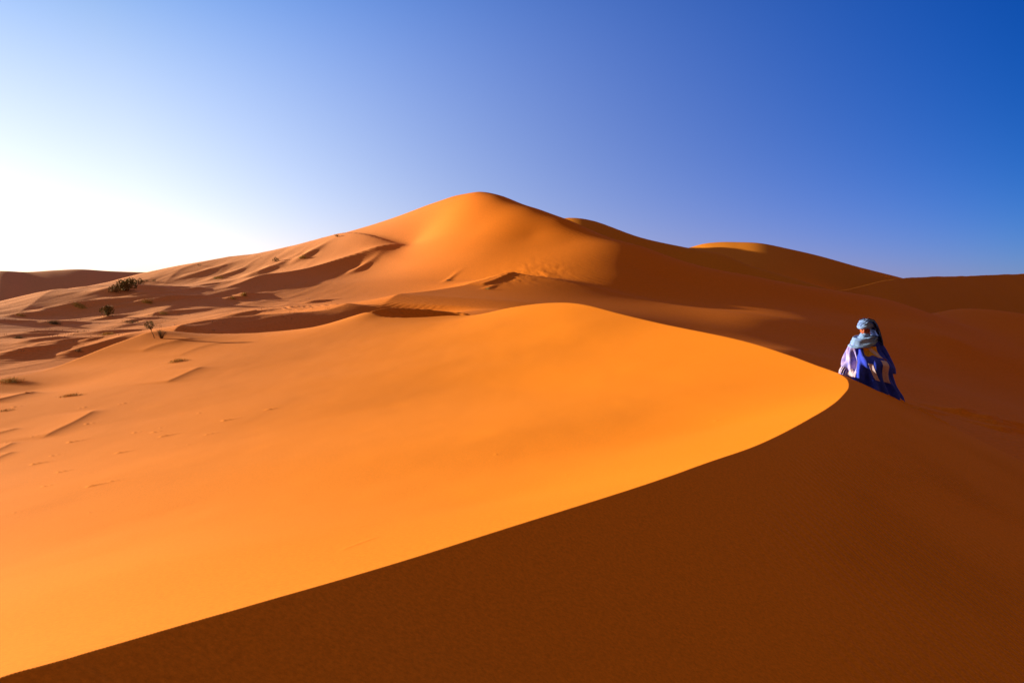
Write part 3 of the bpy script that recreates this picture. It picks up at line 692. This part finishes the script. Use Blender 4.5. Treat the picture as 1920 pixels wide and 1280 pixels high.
nm_ = bpy.data.meshes.new('body'); bmh.to_mesh(nm_); bmh.free(); nm_.materials.append(C_SKIN); body.modifiers.clear(); body.data = nm_
md = body.modifiers.new('one_skin', 'REMESH'); md.mode = 'VOXEL'; md.voxel_size = .006; md.use_smooth_shade = True
for sgn in (-1, 1):
    ey = bmesh.new(); bmesh.ops.create_uvsphere(ey, u_segments=16, v_segments=12, radius=.011); mm = bpy.data.meshes.new('eye'); ey.to_mesh(mm); ey.free(); mm.materials.append(C_IRIS)
    eo = link(bpy.data.objects.new('eye', mm), person); eo.location = HC + RT * (.030 * sgn) + FD * .080 + UPV * .006
# turban of wound cloth
def ell(center, rx_, ry_, rz_, tilt, wraps, amp, b0=0, b1=1, seed=0):
    ctr = Vector(center)
    def fn(a, b):
        th = a * 2 * math.pi; ph = math.pi * (b0 + (b1 - b0) * b); sp = math.sin(ph); cp_ = math.cos(ph)
        w = abs(math.sin(wraps * (ph + tilt * math.sin(th + seed)) )) ** .6
        w2 = abs(math.sin(wraps * 1.7 * (ph - tilt * 1.4 * math.sin(th + seed + 1.3))))
        r = 1 - amp + amp * (1.3 * w + .7 * w2)
        p = RT * (math.cos(th) * sp * rx_ * r) + FD * (math.sin(th) * sp * ry_ * r) + UPV * (cp_ * rz_ * r)
        return tuple(ctr + p)
    return fn
surf('turban', ell(HC + UPV * .098 - FD * .020 + Vector((.012, 0, 0)), .128, .138, .092, .85, 3.5, .11, seed=.6), 96, 60, C_TURB, person, thick=0)
def roll(a, b):
    th = b * 2 * math.pi; c = HC + UPV * (.088 + .030 * math.cos(a * 2 * math.pi * 1 + 2.2)) - FD * .006
    R = (.098, .108); rr = .030 + .006 * math.sin(a * 40 + 3 * th); d = RT * math.cos(a * 2 * math.pi) * R[0] + FD * math.sin(a * 2 * math.pi) * R[1]
    n = d.normalized(); return tuple(c + d + n * rr * math.cos(th) + UPV * rr * math.sin(th))
g = surf('turban_roll', lambda a, b: roll(a, b), 96, 17, C_WRAP, person, thick=0)
# cloth drawn over nose and mouth
surf('face_veil', ell(HC - UPV * .106 + FD * .014, .090, .106, .078, .55, 4, .09, seed=2.0), 96, 50, C_WRAP, person, thick=0)
# scarf wound round neck and shoulders
def scarf(a, b):
    th = a * 2 * math.pi
    keys_ = [0, 45, 90, 135, 180, 215, 240, 270, 300, 330, 360]
    ox = np.interp(math.degrees(th), keys_, [.11, .07, -.05, -.22, -.385, -.38, -.30, -.13, .0, .08, .11]); oy = np.interp(math.degrees(th), keys_, [0, .11, .16, .12, .0, -.10, -.17, -.22, -.19, -.11, 0])
    oz = np.interp(math.degrees(th), keys_, [.80, .80, .79, .75, .68, .65, .645, .675, .73, .785, .80])
    ix, iy, iz = -.10 + .075 * math.cos(th), -.01 + .075 * math.sin(th), .85
    e_ = b ** .8; bulge = .045 * math.sin(math.pi * min(b * 1.05, 1)) + .013 * math.sin(b * 13 + th + 2.6 * math.sin(th + .5)) + .009 * math.sin(b * 21 - 2 * th + 2 * math.sin(2 * th))
    x = ix + (ox - ix) * e_; y = iy + (oy - iy) * e_; z = iz + (oz - iz) * b ** 1.2
    return (x + bulge * math.cos(th) * .6, y + bulge * math.sin(th) * .8, z + bulge * .75)
surf('neck_scarf', scarf, 110, 44, C_WRAP, person)
# dark end of the head cloth falling behind to the shaded shoulder
vl = [(-.07, .03, 1.168), (.03, .02, 1.14), (.085, .01, 1.06), (.125, .0, .96), (.155, .0, .87), (.185, .0, .78), (.20, .0, .70)]
def veil(a, b):
    q = b * (len(vl) - 1); i = min(int(q), len(vl) - 2); f = q - i; c = Vector(vl[i]).lerp(Vector(vl[i + 1]), f)
    w = np.interp(b, [0, .3, 1], [.10, .15, .15]); s_ = (a - .5) * 2
    return (c.x + .032 - (.065 if s_ < 0 else .10) * abs(s_) ** 1.6 - .02 + .006 * math.sin(a * 30 + 6 * b), c.y - .06 + s_ * w + .06 * b, c.z + .01 * math.sin(a * 18))
surf('head_veil', veil, 40, 40, C_DARK, person, closed=False)
